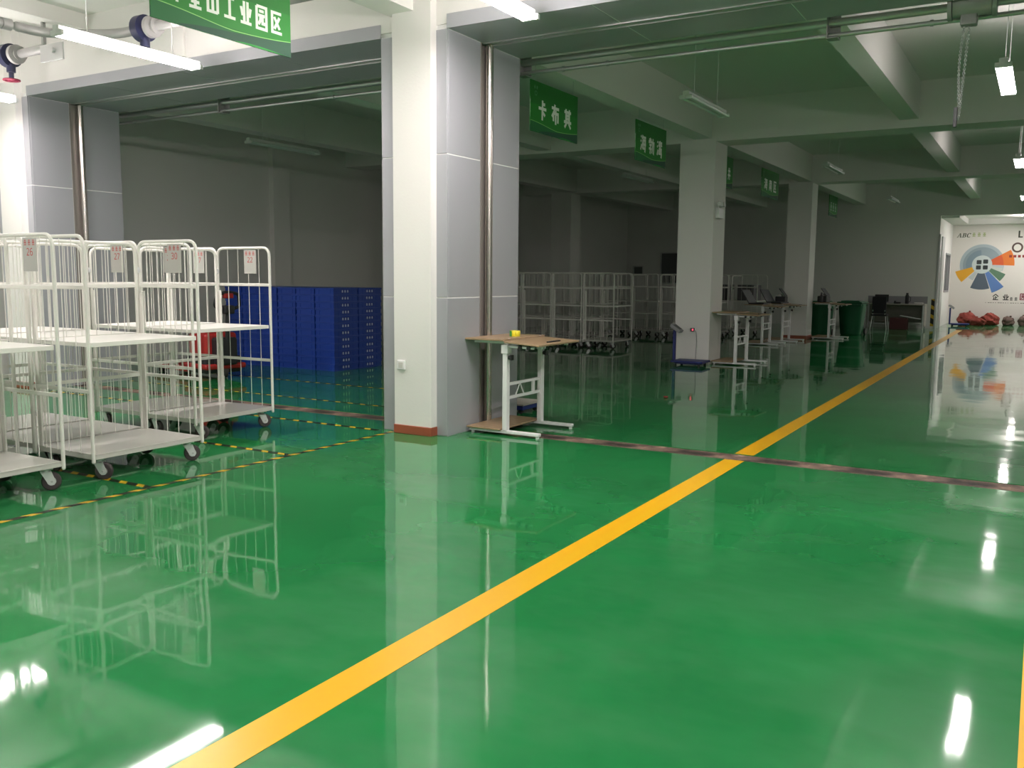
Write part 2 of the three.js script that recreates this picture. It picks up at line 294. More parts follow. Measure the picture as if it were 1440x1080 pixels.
// ---------------------------------------------------------------- floor markings
const mark = (name, geo, mat, label, cat, group) => { const o = part(name, geo, mat); return tag(o, label, cat, group); };
mark('lane_line', [bb(-2.2, -2.035, 0.0003, 0.0016, FZ[0], GR[0] + 0.005)], M.yellowPaint, 'long yellow painted lane line on the green floor of the lit room', 'floor line');
mark('lane_line', [bb(-2.2, -2.035, 0.0003, 0.0016, GR[1] - 0.005, -30.2)], M.yellowPaint, 'yellow painted lane line running down the dark hall past the columns', 'floor line');
mark('lane_line', [bb(0.03, 0.195, 0.0003, 0.0016, FZ[0], GR[0] + 0.005)], M.yellowPaint, 'second yellow lane line parallel to the long one, away from the carts', 'floor line');
function tape(x0, x1, z0, z1, label) {
  const g = bb(x0, x1, 0.0003, 0.0014, z0, z1), p = g.attributes.position, along = Math.abs(x1 - x0) > Math.abs(z1 - z0), uv = [];
  for (let i = 0; i < p.count; i++) uv.push((along ? p.getX(i) : p.getZ(i)) / 0.19, along ? (p.getZ(i) - z0) / (z1 - z0) : (p.getX(i) - x0) / (x1 - x0));
  g.setAttribute('uv', new THREE.Float32BufferAttribute(uv, 2)); mark('hazard_tape', [g], M.hazard, label, 'floor tape');
}
tape(-5.36, -5.312, -1.0, -6.78, 'long black and yellow floor tape along the fronts of the roll carts');
tape(-9.0, -5.37, -5.385, -5.44, 'black and yellow floor tape running under the gap before the cart numbered 22');
tape(-9.0, -5.37, -4.01, -4.065, 'black and yellow floor tape running under the gap between carts 26 and 30');
tape(-11.0, -5.5, -6.74, -6.8, 'black and yellow floor tape just before the shutter threshold in the left opening');
tape(-11.0, -5.6, -8.03, -8.08, 'black and yellow floor tape just behind the shutter threshold in the left opening');
tape(-11.0, -6.6, -9.33, -9.38, 'black and yellow floor tape in front of the blue crates');

// ---------------------------------------------------------------- lamps
function lampFitting(x, y, z0, z1, lit, label, group) {
  const zc = (z0 + z1) / 2, L = Math.abs(z1 - z0), t = thing('tube_light', label, 'ceiling light', [x, y, zc], 0, group);
  part('body', [rb(-0.04, 0.04, 0.03, 0.08, -L / 2, L / 2, 0.008), bb(-0.015, 0.015, 0.0, 0.03, -L / 2 + 0.02, -L / 2 + 0.04), bb(-0.015, 0.015, 0.0, 0.03, L / 2 - 0.04, L / 2 - 0.02)], M.fitting, t);
  for (const s of [-1, 1]) {
    part('tube', [rod([s * 0.055, 0.012, -L / 2 + 0.035], [s * 0.055, 0.012, L / 2 - 0.035], 0.019, 12)], lit === true ? M.tubeLit : lit ? M.tubeOld : M.tubeOff, t);
    for (const q of [-1, 1]) part('end_cap', [rb(q > 0 ? 0.0 : -0.077, q > 0 ? 0.077 : 0.0, -0.01, 0.036, s * (L / 2 - 0.035), s * (L / 2), 0.004)], M.fitting, t);
    part('hanger', [rod([0, 0.07, s * L * 0.3], [0, SLAB - y, s * L * 0.3], 0.004, 6)], M.fitting, t);
  }
  if (lit) {
    const a = new THREE.RectAreaLight(LAMP_COLOR, lit === true ? TUBE_LIGHT : TUBE_LIGHT * lit, 0.15, L - 0.08); a.name = 'tube_glow_light'; a.position.set(0, -0.012, 0); a.rotation.x = -Math.PI / 2; t.add(a);
  }
  return t;
}
lampFitting(-7.68, 3.6, -5.02, -6.58, true, 'lit twin tube light hanging over the roll carts beside the green sign');
lampFitting(-10.62, 3.5, -4.85, -6.39, true, 'lit twin tube light close to the far white pilaster of the left opening');
lampFitting(-3.78, 3.6, -5.12, -6.68, true, 'lit twin tube light hanging beside the top of the clad column');
lampFitting(-0.45, 3.6, -5.12, -6.68, true, 'lit twin tube light over the right hand lane of the near room');
[-11.16, -7.68, -3.78, -0.45, 3.2].forEach((x, k) => lampFitting(x, 3.6, 0.0, -1.55, true, 'lit tube light of the row behind the carts, ' + ORD[k] + ' from the left wall', 'near room lamps'));
lampFitting(-0.49, 3.6, -10.3, -11.88, OLD_TUBES, 'lit tube light in the hall, first beyond the shutter opening, next to the hanging chain');
lampFitting(-0.53, 3.6, -18.0, -19.5, OLD_TUBES, 'lit tube light in the hall between the second and third ceiling beams');
lampFitting(-0.58, 3.6, -25.8, -27.3, OLD_TUBES, 'lit tube light in the hall closest to the mural room');
lampFitting(-3.76, 3.6, -10.33, -11.78, false, 'unlit white twin tube light hanging before the first hall column');
lampFitting(-3.66, 3.6, -17.65, -19.12, false, 'unlit twin tube light hanging between the two hall columns');
lampFitting(-3.62, 3.6, -25.4, -26.9, false, 'unlit twin tube light hanging near the back wall of the hall');
lampFitting(-11.14, 3.6, -10.5, -12.1, false, 'unlit tube light hanging above the blue crates in the dark left bay');
lampFitting(-7.7, 3.6, -17.6, -19.1, false, 'unlit tube light hanging above the row of carts in the dark hall');
lampFitting(-0.6, 3.4, -32.2, -33.7, true, 'lit tube light inside the bright mural room'); lampFitting(2.2, 3.4, -32.2, -33.7, true, 'lit tube light at the far side of the bright mural room');

// ---------------------------------------------------------------- roll carts
const numberPlates = new Map();
function plateMat(n) {
  if (!numberPlates.has(n)) numberPlates.set(n, S({ roughness: 0.5, map: canvasTex(128, 184, (c, w, h) => {
    c.fillStyle = '#b3b3ae'; c.fillRect(0, 0, w, h); c.strokeStyle = '#b3302e'; glyphs(c, '~~~', 10, 10, 30, 32, 38, 3.6);
    c.fillStyle = '#b3302e'; c.font = '56px sans-serif'; c.textAlign = 'center'; c.fillText(String(n), w / 2, 98);
  }) }));
  return numberPlates.get(n);
}
const CL = 0.97, CD = 0.7, CH = 1.76;                                 // length along z, depth along x, height
const G = {};
G.endFrame = bent([[-CD / 2, 0.15, 0], [-CD / 2, CH, 0], [CD / 2, CH, 0], [CD / 2, 0.15, 0]], 0.0135, 0.085);
G.backFrame = bent([[0, 0.15, -CL / 2 + 0.035], [0, CH - 0.02, -CL / 2 + 0.035], [0, CH - 0.02, CL / 2 - 0.035], [0, 0.15, CL / 2 - 0.035]], 0.0135, 0.085);
G.endWire = rod([0, 0.2, 0], [0, CH - 0.01, 0], 0.0032, 5); G.backWire = rod([0, 0.2, 0], [0, CH - 0.03, 0], 0.0032, 5);
G.endRail = rb(-CD / 2, CD / 2, -0.014, 0.014, -0.007, 0.007, 0.004); G.backRail = rb(-0.007, 0.007, -0.014, 0.014, -CL / 2 + 0.035, CL / 2 - 0.035, 0.004);
G.plate = new THREE.BoxGeometry(0.16, 0.23, 0.003);
G.deck = merge([rb(-CD / 2 + 0.01, CD / 2, 0.19, 0.203, -CL / 2 + 0.012, CL / 2 - 0.012, 0.003), rb(CD / 2 - 0.012, CD / 2, 0.163, 0.2, -CL / 2 + 0.012, CL / 2 - 0.012, 0.003), bb(-CD / 2 + 0.01, -CD / 2 + 0.02, 0.163, 0.2, -CL / 2 + 0.012, CL / 2 - 0.012), bb(-CD / 2 + 0.02, CD / 2 - 0.012, 0.163, 0.195, -CL / 2 + 0.012, -CL / 2 + 0.024), bb(-CD / 2 + 0.02, CD / 2 - 0.012, 0.163, 0.195, CL / 2 - 0.024, CL / 2 - 0.012)]);
G.shelf = merge([rb(-CD / 2 + 0.03, CD / 2 - 0.01, 0.995, 1.008, -CL / 2 + 0.018, CL / 2 - 0.018, 0.003), rb(CD / 2 - 0.024, CD / 2 - 0.01, 0.975, 1.003, -CL / 2 + 0.018, CL / 2 - 0.018, 0.003), bb(-CD / 2 + 0.03, CD / 2 - 0.02, 0.978, 0.996, -CL / 2 + 0.018, -CL / 2 + 0.03), bb(-CD / 2 + 0.03, CD / 2 - 0.02, 0.978, 0.996, CL / 2 - 0.03, CL / 2 - 0.018)]);
G.fork = merge([rb(-0.045, 0.045, 0.152, 0.163, -0.04, 0.04, 0.003), rod([0, 0.135, 0], [0, 0.155, 0], 0.026, 12), bb(-0.03, 0.03, 0.128, 0.137, -0.026, 0.026),
  ...[-1, 1].map((s) => { const sh = new THREE.Shape([[-0.036, 0.137], [0.034, 0.137], [0.06, 0.062], [0.048, 0.04], [0.024, 0.038], [0.01, 0.05]].map((p) => new THREE.Vector2(...p))); return new THREE.ExtrudeGeometry(sh, { depth: 0.004, bevelEnabled: false }).translate(0, 0, s > 0 ? 0.022 : -0.026); })]);
G.wheel = lathe([[0.03, -0.016], [0.056, -0.017], [0.064, -0.011], [0.065, 0], [0.064, 0.011], [0.056, 0.017], [0.03, 0.016]], 22).rotateX(Math.PI / 2);
G.hub = merge([new THREE.CylinderGeometry(0.032, 0.032, 0.026, 16).rotateX(Math.PI / 2), new THREE.CylinderGeometry(0.008, 0.008, 0.062, 8).rotateX(Math.PI / 2)]);
G.cornerPost = merge([rb(-0.016, 0.016, 0.15, 1.34, -0.006, 0.006, 0.003), rb(-0.02, 0.02, 0.36, 0.47, -0.009, 0.009, 0.003)]);
G.hinge = merge([new THREE.CylinderGeometry(0.011, 0.011, 0.05, 10), new RoundedBoxGeometry(0.03, 0.03, 0.03, 1, 0.004)]);
function makeCart(label, pos, turn, plates, group, wheelTurn = 0.5) {
  const t = thing('roll_cart', label, 'roll cart', pos, turn, group);
  part('deck', G.deck, M.deckPaint, t); part('shelf', G.shelf, M.cartPaint, t);
  for (const s of [-1, 1]) {
    const e = part('end_panel', G.endFrame, M.cartPaint, t); e.position.z = s * (CL / 2);
    for (const y of [1.4, 0.66]) part('rail', G.endRail, M.cartPaint, e).position.set(0, y, 0);
    for (let k = 0; k < 4; k++) part('wire', G.endWire, M.cartPaint, e).position.set(-CD / 2 + (CD * (k + 1)) / 5, 0, 0);
    const n = plates[s < 0 ? 0 : 1]; if (n) part('number_plate', G.plate, plateMat(n), e).position.set(0.1, CH - 0.135, 0.006);
    part('corner_post', G.cornerPost, M.cartPaint, t).position.set(-CD / 2 + 0.045, 0, s * (CL / 2 - 0.024));
    for (const y of [1.53, 0.45]) part('hinge', G.hinge, M.zinc, t).position.set(-CD / 2 + 0.004, y, s * (CL / 2 - 0.018));
  }
  const b = part('back_panel', G.backFrame, M.cartPaint, t); b.position.x = -CD / 2 + 0.006;
  for (const y of [1.4, 0.66]) part('rail', G.backRail, M.cartPaint, b).position.set(0, y, 0);
  for (let k = 0; k < 6; k++) part('wire', G.backWire, M.cartPaint, b).position.set(0, 0, -CL / 2 + 0.035 + ((CL - 0.07) * (k + 1)) / 7);
  for (const sx of [-1, 1]) for (const sz of [-1, 1]) {
    const f = part('caster', G.fork, M.zinc, t); f.position.set(sx * (CD / 2 - 0.07), 0, sz * (CL / 2 - 0.09)); f.rotation.y = wheelTurn + sx * 0.35 - sz * 0.25;
    part('wheel', G.wheel, M.tyre, f).position.set(0.033, 0.065, 0); part('hub', G.hub, M.hub, f).position.set(0.033, 0.065, 0);
  }
  return t;
}
makeCart('white roll cart with end plate 30, in front between two other carts', [-6.14, 0, -4.4], 0, [30, 0]);
makeCart('white roll cart with end plate 22, the one parked closest to the hall', [-6.85, 0, -5.88], 0.03, [22, 29]);
makeCart('white roll cart with end plate 26, in front beside the cart numbered 30', [-6.14, 0, -3.2], 0, [26, 0]);
makeCart('white roll cart with end plate 27, second row, back to back with cart 30', [-6.89, 0, -4.42], 0, [27, 0]);
makeCart('white roll cart with end plate 17, behind the one parked closest to the hall', [-7.62, 0, -5.9], 0.02, [17, 33]);
makeCart('white roll cart without plate, directly behind the cart numbered 26', [-6.89, 0, -3.32], 0, [0, 0]);
makeCart('white roll cart without plate, rearmost behind the cart numbered 27', [-7.65, 0, -4.45], 0, [0, 0]);
makeCart('white roll cart without plate, rearmost of the row with cart 26', [-7.65, 0, -3.4], 0, [0, 0]);
const hallGroup = 'roll carts in the dark hall', hallCart = makeCart('roll cart in the hall row closest to the shutter, first from the lane', [-8.05, 0, -17.7], 0, [0, 0], hallGroup, 0.9);
hallCart.scale.y = 0.905;
[['row closest to the shutter', -17.68, [-8.79, -9.53, -10.27, -11.01], 1], ['second row', -19.3, [-9.1, -9.85, -10.6], 0], ['third row', -22.0, [-7.25, -8.0, -8.75, -9.5], 0], ['rearmost row', -24.4, [-6.9, -7.65, -8.4], 0]].forEach(([row, z, xs, n0]) =>
  xs.forEach((x, k) => copy(hallCart, [x, 0, z], 0, 'roll cart in the hall ' + row + ', ' + ORD[k + n0] + ' from the lane', hallGroup)));
for (const [x, lab] of [[-6.9, 'dark carton on the shelf of the rearmost hall cart closest to the lane'], [-7.65, 'dark carton on the shelf of the second rearmost hall cart']]) {
  const t = thing('carton', lab, 'carton', [x, 0.9135, -24.4]); part('carton_body', [rb(-0.22, 0.22, 0, 0.42, -0.38, 0.38, 0.01)], M.darkGrey, t); part('carton_flap', [rb(-0.2, -0.005, 0.42, 0.424, -0.36, 0.36, 0.001), rb(0.005, 0.2, 0.42, 0.424, -0.36, 0.36, 0.001)], M.grey, t);
}

// ---------------------------------------------------------------- folded blue crates
{
  const w = 0.396, d = 0.58, h = 0.107, body = [bb(-w / 2 + 0.008, w / 2 - 0.008, 0.012, h - 0.014, -d / 2 + 0.008, d / 2 - 0.008), rb(-w / 2, w / 2, h - 0.026, h, -d / 2, d / 2, 0.004), bb(-w / 2 + 0.002, w / 2 - 0.002, 0, 0.016, -d / 2 + 0.002, d / 2 - 0.002)];
  for (const f of [-0.3, 0.3]) body.push(bb(f * w - 0.012, f * w + 0.012, 0.012, h - 0.02, -d / 2 + 0.003, d / 2 - 0.003), bb(-w / 2 + 0.003, w / 2 - 0.003, 0.012, h - 0.02, f * d - 0.02, f * d + 0.02));
  const geo = merge(body), printMat = S({ roughness: 0.5, map: canvasTex(128, 40, (c, W, H) => { c.fillStyle = '#0f2c86'; c.fillRect(0, 0, W, H); c.strokeStyle = '#c9d2e6'; glyphs(c, '~~~', 8, 5, 30, 30, 40, 6); }) });
  const print = new THREE.BoxGeometry(0.2, 0.05, 0.002).rotateY(Math.PI / 2);
  let first = null;
  for (let i = 0; i < 6; i++) for (let j = 0; j < 2; j++) for (let k = 0; k < 12; k++) {
    const pos = [-9.68 - i * 0.404 + rr(-0.003, 0.003), k * 0.1085, -10.9 - j * 0.592 + rr(-0.004, 0.004)];
    const lab = 'folded blue crate, ' + ORD[k] + ' from the floor in the ' + (j ? 'back' : 'front') + ' stack ' + (i ? ORD[i] + ' from' : 'at') + ' the corner';
    if (!first) {
      first = thing('folded_crate', lab, 'crate', pos, 0, 'folded blue crates');
      part('body', geo, M.blue, first); part('print', print, printMat, first).position.set(w / 2 - 0.0005, 0.056, 0.02);
    } else copy(first, pos, rr(-0.006, 0.006), lab);
  }
}

// ---------------------------------------------------------------- red electric pallet truck
{
  const t = thing('pallet_truck', 'red electric pallet truck with black tiller, behind the carts', 'pallet truck', [-10.4, 0, -9.05], -0.2);
  part('body', [rb(-0.28, 0.2, 0.3, 0.66, -0.26, 0.26, 0.05, 3), rb(-0.2, 0.14, 0.64, 0.74, -0.2, 0.2, 0.04, 3)], M.red, t);
  part('chassis', [rb(-0.3, 0.26, 0.08, 0.32, -0.3, 0.3, 0.04, 2)], M.black, t);
  part('bumper', [rb(-0.32, 0.32, 0.14, 0.22, -0.33, 0.33, 0.03, 2)], M.red, t);
  part('motor_cover', [rb(0.18, 0.38, 0.2, 0.6, -0.16, 0.16, 0.04, 2)], M.black, t);
  part('tiller', [rod([0.34, 0.4, 0], [0.4, 1.0, 0], 0.03, 12), rb(0.34, 0.46, 0.94, 1.06, -0.08, 0.08, 0.02, 2)], M.black, t);
  const h = part('tiller_handle', [bent([[0.4, 1.0, 0.05], [0.38, 1.04, 0.2], [0.41, 1.22, 0.17], [0.41, 1.25, 0], [0.41, 1.22, -0.17], [0.38, 1.04, -0.2], [0.4, 1.0, -0.05]], 0.024, 0.05, 8)], M.black, t);
  part('button', [rb(0.37, 0.45, 1.16, 1.23, -0.07, 0.07, 0.012)], M.red, h);
  for (const s of [-1, 1]) { part('fork', [rb(-1.35, -0.25, 0.07, 0.13, s * 0.2 - 0.08, s * 0.2 + 0.08, 0.015, 2)], M.red, t); part('wheel', [new THREE.CylinderGeometry(0.04, 0.04, 0.09, 14).rotateX(Math.PI / 2).translate(-1.2, 0.04, s * 0.2)], M.tyre, t); }
  part('drive_wheel', [new THREE.CylinderGeometry(0.11, 0.11, 0.08, 18).rotateX(Math.PI / 2).translate(0.2, 0.11, 0)], M.tyre, t);
}

// ---------------------------------------------------------------- adjustable work tables
function makeTable(label, pos, turn = 0) {                            // posts at x = 0, feet along x, length along z
  const t = thing('work_table', label, 'table', pos, turn), zs = [0.34, -0.34];
  part('fixed_top', muv(rb(-0.42, 0.004, 0.9, 0.918, -0.41, 0.41, 0.004)), M.wood, t);
  const tilt = part('tilting_top', muv(rb(0, 0.38, -0.009, 0.009, -0.41, 0.41, 0.004)), M.wood, t); tilt.position.set(0.012, 0.894, 0); tilt.rotation.z = -0.06;
  for (const z of [0.3, -0.3]) part('hinge_screw', [rod([0.008, 0.918, z], [0.008, 0.922, z], 0.012, 10)], M.zinc, t);
  part('stop_bar', [rb(0.3, 0.318, 0.009, 0.022, -0.13, 0.13, 0.004)], M.black, tilt);
  part('top_frame', [bb(-0.36, 0, 0.872, 0.899, 0.3, 0.335), bb(-0.36, 0, 0.872, 0.899, -0.335, -0.3), bb(-0.03, 0.03, 0.868, 0.898, -0.33, 0.33), ...zs.map((z) => rod([0.02, 0.85, z], [0.3, 0.845, z], 0.014, 8))], M.white, t);
  for (const z of zs) {
    const p = part('post', [rb(-0.025, 0.025, 0.045, 0.8, z - 0.03, z + 0.03, 0.006)], M.white, t);
    part('sleeve', [rb(-0.036, 0.036, 0.78, 0.865, z - 0.04, z + 0.04, 0.006)], M.white, p);
    part('clamp_knob', [rod([0.03, 0.745, z], [0.055, 0.745, z], 0.02, 10), rb(0.05, 0.07, 0.72, 0.77, z - 0.025, z + 0.025, 0.006)], M.black, p);
    part('foot', [rb(-0.4, 0.37, 0.02, 0.05, z - 0.025, z + 0.025, 0.006), rod([-0.37, 0, z], [-0.37, 0.022, z], 0.018, 10), rod([0.345, 0, z], [0.345, 0.022, z], 0.018, 10)], M.white, t);
    part('knob', [rod([0.16, 0.845, z - 0.03], [0.16, 0.845, z + 0.03], 0.018, 10), rod([0.25, 0.845, z - 0.03], [0.25, 0.845, z + 0.03], 0.018, 10)], M.black, t);
  }
  part('crossbar', [bb(-0.012, 0.012, 0.475, 0.5, -0.31, 0.31), bb(-0.012, 0.012, 0.345, 0.37, -0.31, 0.31), bb(-0.012, 0.012, 0.36, 0.48, -0.2, -0.17), bb(-0.012, 0.012, 0.33, 0.51, -0.315, -0.305), bb(-0.012, 0.012, 0.33, 0.51, 0.305, 0.315), rod([0, 0.365, 0.16], [0, 0.48, 0.08], 0.006, 6), rod([0, 0.48, 0.08], [0, 0.365, 0.0], 0.006, 6)], M.white, t);
  part('foot_board', muv(rb(-0.41, -0.03, 0.05, 0.067, -0.4, 0.4, 0.004)), M.wood, t);
  return t;
}
const table = makeTable('wooden work table with white adjustable frame against the clad column', [-4.315, 0, -7.55]);
copy(table, [-4.54, 0, -15.68], 0, 'wooden work table against the first hall column, beside the blue scale');
copy(table, [-5.43, 0, -20.7], 0, 'work table with dark laptops on it, before the second hall column');
copy(table, [-5.3, 0, -22.0], 0, 'work table right before the second hall column, black lamp edge on top');
copy(table, [-4.58, 0, -23.75], 0, 'work table just past the second hall column, beside the green bins');
{ // tape roll on the first table
  const t = thing('tape_roll', 'roll of green and yellow tape on the work table', 'tape', [-4.45, 0.918, -7.6]);
  part('outer_tape', [lathe([[0.03, 0], [0.052, 0], [0.052, 0.056], [0.03, 0.056], [0.03, 0]], 24)], M.tapeYellow, t);
  part('green_wrap', [lathe([[0.0525, 0.002], [0.0535, 0.002], [0.0535, 0.054], [0.0525, 0.054]], 14).clone().rotateY(0)], M.tapeGreen, t).scale.set(1, 1, 1);
  const half = new THREE.LatheGeometry([[0.0528, 0.001], [0.0545, 0.001], [0.0545, 0.055], [0.0528, 0.055]].map((p) => new THREE.Vector2(...p)), 14, -2.5, 2.4);
  t.children[1].geometry = flat(half);
}

{ const t = thing('low_trolley', 'low dark blue trolley with a wooden top on the hall floor behind the column', 'trolley', [-5.1, 0, -8.6]);
  part('frame', [rb(-0.3, 0.3, 0.05, 0.1, -0.22, 0.22, 0.01)], M.blueDark, t); part('deck_board', muv(rb(-0.31, 0.31, 0.1, 0.118, -0.23, 0.23, 0.004)), M.deskGrey, t);
  for (const x of [-0.24, 0.24]) for (const z of [-0.16, 0.16]) part('wheel', [new THREE.CylinderGeometry(0.025, 0.025, 0.03, 12).rotateX(Math.PI / 2).translate(x, 0.0255, z)], M.tyre, t); }

// ---------------------------------------------------------------- platform scales
function makeScale(label, pos, turn) {
  const t = thing('platform_scale', label, 'scale', pos, turn);
  part('platform', [rb(-0.05, 0.52, 0.055, 0.09, -0.22, 0.22, 0.01), bb(0, 0.46, 0.03, 0.056, -0.16, 0.16)], M.blueDark, t);
  for (const [x, z] of [[0.02, 0.16], [0.02, -0.16], [0.44, 0.16], [0.44, -0.16]]) part('foot', [rod([x, 0, z], [x, 0.035, z], 0.022, 10)], M.black, t);
  part('pole', [rb(-0.09, -0.04, 0.05, 0.6, -0.025, 0.025, 0.01)], M.blueDark, t);
  const h = part('display_head', [rb(-0.1, 0.1, -0.03, 0.03, -0.09, 0.09, 0.012, 2)], M.grey, t); h.position.set(-0.03, 0.63, 0); h.rotation.z = -0.6;
  part('display_face', [rb(-0.07, 0.07, 0.03, 0.034, -0.07, 0.07, 0.002)], M.darkGrey, h); part('edge_strip', [bb(-0.104, -0.1, -0.02, 0.03, -0.085, 0.085)], M.white, h);
  return t;
}
makeScale('dark blue platform scale with tilted display against the first hall column', [-5.42, 0, -14.88], 0);
makeScale('blue platform scale with upright pole on the floor of the bright mural room', [-2.55, 0, -33.0], 0);

// ---------------------------------------------------------------- hanging green signs
function signTex(text, opts = {}) {
  return canvasTex(768, 384, (c, w, h) => {
    c.fillStyle = '#067018'; c.fillRect(0, 0, w, h);
    c.fillStyle = '#0e7d1c'; c.fillRect(0, h * 0.45, w, h * 0.4);
    c.fillStyle = '#04662c'; c.beginPath(); c.moveTo(0, h * 0.79); c.bezierCurveTo(w * 0.25, h * 0.8, w * 0.4, h * 0.87, w * 0.56, h * 0.875); c.lineTo(w * 0.3, h); c.lineTo(0, h); c.fill();
    c.fillStyle = '#0a4a30'; c.beginPath(); c.moveTo(w * 0.16, h * 0.99); c.bezierCurveTo(w * 0.35, h * 0.9, w * 0.7, h * 0.9, w, h * 0.8); c.lineTo(w, h); c.lineTo(w * 0.2, h); c.fill();
    c.fillStyle = '#1a9030'; c.beginPath(); c.moveTo(w * 0.55, h); c.quadraticCurveTo(w * 0.7, h * 0.95, w * 0.95, h); c.fill();
    c.strokeStyle = '#8fd070'; c.lineWidth = 4; c.beginPath(); c.moveTo(0, h * 0.79); c.bezierCurveTo(w * 0.25, h * 0.8, w * 0.4, h * 0.87, w * 0.56, h * 0.875); c.quadraticCurveTo(w * 0.8, h * 0.86, w, h * 0.8); c.stroke();
    c.strokeStyle = '#7fb98b'; glyphs(c, '~~', 50, 34, 26, 26, 34, 3); c.lineWidth = 3; c.beginPath(); c.arc(80, 92, 16, 0, 7); c.stroke();
    c.strokeStyle = opts.col || '#e6ece2'; const n = [...text].length;
    if (n > 4) glyphs(c, text, 92, 172, 72, 118, 92, 15); else glyphs(c, text, 112, 122, 142, 166, 206, 24);
  });
}
function sign(text, z0, z1, label, y0 = 3.16, x = -5.1, opts) {
  const L = Math.abs(z1 - z0), t = thing('hanging_sign', label, 'sign', [x, y0, (z0 + z1) / 2]);
  const m = S({ map: signTex(text, opts), roughness: 0.65 });
  part('board', new THREE.BoxGeometry(L, 0.56, 0.012).rotateY(Math.PI / 2).translate(0, 0.28, 0), m, t);
  for (const s of [-1, 1]) part('hanger', [rod([0, 0.56, s * L * 0.4], [0, 3.875 - y0, s * L * 0.4], 0.003, 5)], M.galv, t);
}
sign('千里山工业园区', -4.0, -5.26, 'large bright green sign reading 千里山工业园区 above the roll carts', 3.155, -5.1);
sign('卡布其', -9.0, -10.18, 'green hanging sign reading 卡布其 beyond the clad column', 3.14);
sign('海勃湾', -12.02, -13.2, 'green hanging sign reading 海勃湾 before the first hall column', 3.16);
sign('棋盘井', -15.95, -16.95, 'green hanging sign ending in 井, half hidden by the first hall column', 3.18, -5.2);
sign('海南区', -18.6, -19.95, 'green hanging sign reading 海南区 before the second hall column', 3.19);
sign('~~~', -25.3, -26.4, 'small dim green hanging sign past the second hall column', 3.2, -5.1, { col: '#8fae9a' });

// ---------------------------------------------------------------- pipes
{
  const z = -6.4, y = 4.04, r = 0.05;
  const a = thing('sprinkler_pipe', 'grey fire pipe with a valve running along the header above the carts', 'pipe', [0, 0, 0]);
  part('pipe_run', [bent([[-9.38, y, -5.7], [-9.38, y, -6.0], [-8.75, y, z], [-5.45, y, z]], r, 0.2, 12)], M.pipe, a);
  const c = thing('sprinkler_main', 'grey fire pipe running under the ceiling over the roll carts', 'pipe', [0, 0, 0]);
  part('pipe_run', [rod([-9.38, y, 0.6], [-9.38, y, -5.64], r, 12)], M.pipe, c); part('coupling', [rod([-9.38, y, -5.54], [-9.38, y, -5.64], r * 1.2, 12)], M.pipe, c);
  const b = thing('sprinkler_pipe', 'short grey fire pipe with a valve near the far pilaster', 'pipe', [0, 0, 0]);
  part('pipe_run', [rod([-13.15, y, z], [-9.98, y, z], r, 12)], M.pipe, b);
  part('bracket_plate', [rb(-10.0, -9.58, 3.87, 4.06, z + 0.04, z + 0.06, 0.004), rod([-9.74, 3.98, z + 0.05], [-9.74, 3.98, z + 0.09], 0.03, 10)], M.galv, b);
  part('hanger', [rb(-10.03, -9.99, 4.0, SLAB, z - 0.02, z + 0.02, 0.004)], M.pipe, b);
  for (const [t, x] of [[a, -8.2], [b, -10.62]]) {
    part('valve_body', [new THREE.CylinderGeometry(0.135, 0.135, 0.1, 24).rotateZ(Math.PI / 2).translate(x - 0.08, y, z), rod([x - 0.06, y - 0.1, z], [x - 0.06, y - 0.19, z], 0.05, 12), rod([x - 0.06, y - 0.18, z], [x - 0.06, y - 0.28, z], 0.028, 10)], M.valve, t);
    part('flange', [new THREE.CylinderGeometry(0.11, 0.11, 0.05, 24).rotateZ(Math.PI / 2).translate(x + 0.06, y, z), new THREE.CylinderGeometry(0.055, 0.085, 0.07, 20).rotateZ(Math.PI / 2).translate(x + 0.115, y, z)], M.pipe, t);
    part('handwheel', [new THREE.TorusGeometry(0.085, 0.012, 8, 24).rotateX(Math.PI / 2).translate(x - 0.06, y - 0.28, z), rod([x - 0.145, y - 0.28, z], [x + 0.025, y - 0.28, z], 0.008, 6), rod([x - 0.06, y - 0.28, z - 0.085], [x - 0.06, y - 0.28, z + 0.085], 0.008, 6)], M.darkRed, t);
  }
}
{ // the pair of pipes behind the soffit
  const z = -8.45, t = thing('pipe_pair', 'pair of steel pipes hung behind the soffit of the openings', 'pipe', [0, 0, 0]);
  part('upper_pipe', [rod([-13.15, 3.735, z - 0.02], [5.9, 3.735, z - 0.02], 0.035, 12)], M.galv, t);
  part('lower_pipe', [rod([-13.15, 3.625, z], [5.9, 3.625, z], 0.02, 10)], M.galv, t);
  for (const x of [-12.6, -9.4, -4.86, -1.74, 2.4]) part('bracket', [rb(x - 0.05, x + 0.05, 3.59, 3.6, z - 0.06, z + 0.06, 0.003), rb(x - 0.05, x + 0.05, 3.6, 3.87, z - 0.068, z - 0.06, 0.003), rb(x - 0.05, x - 0.04, 3.6, SLAB - 0.002, z - 0.06, z + 0.05, 0.003)], M.pipe, t);
  for (const x of [-11.2, -7.5, -4.4, -3.9, -2.9, -0.95, 0.5]) part('pipe_clip', [rod([x - 0.012, 3.625, z], [x + 0.012, 3.625, z], 0.028, 10)], M.galv, t);
}
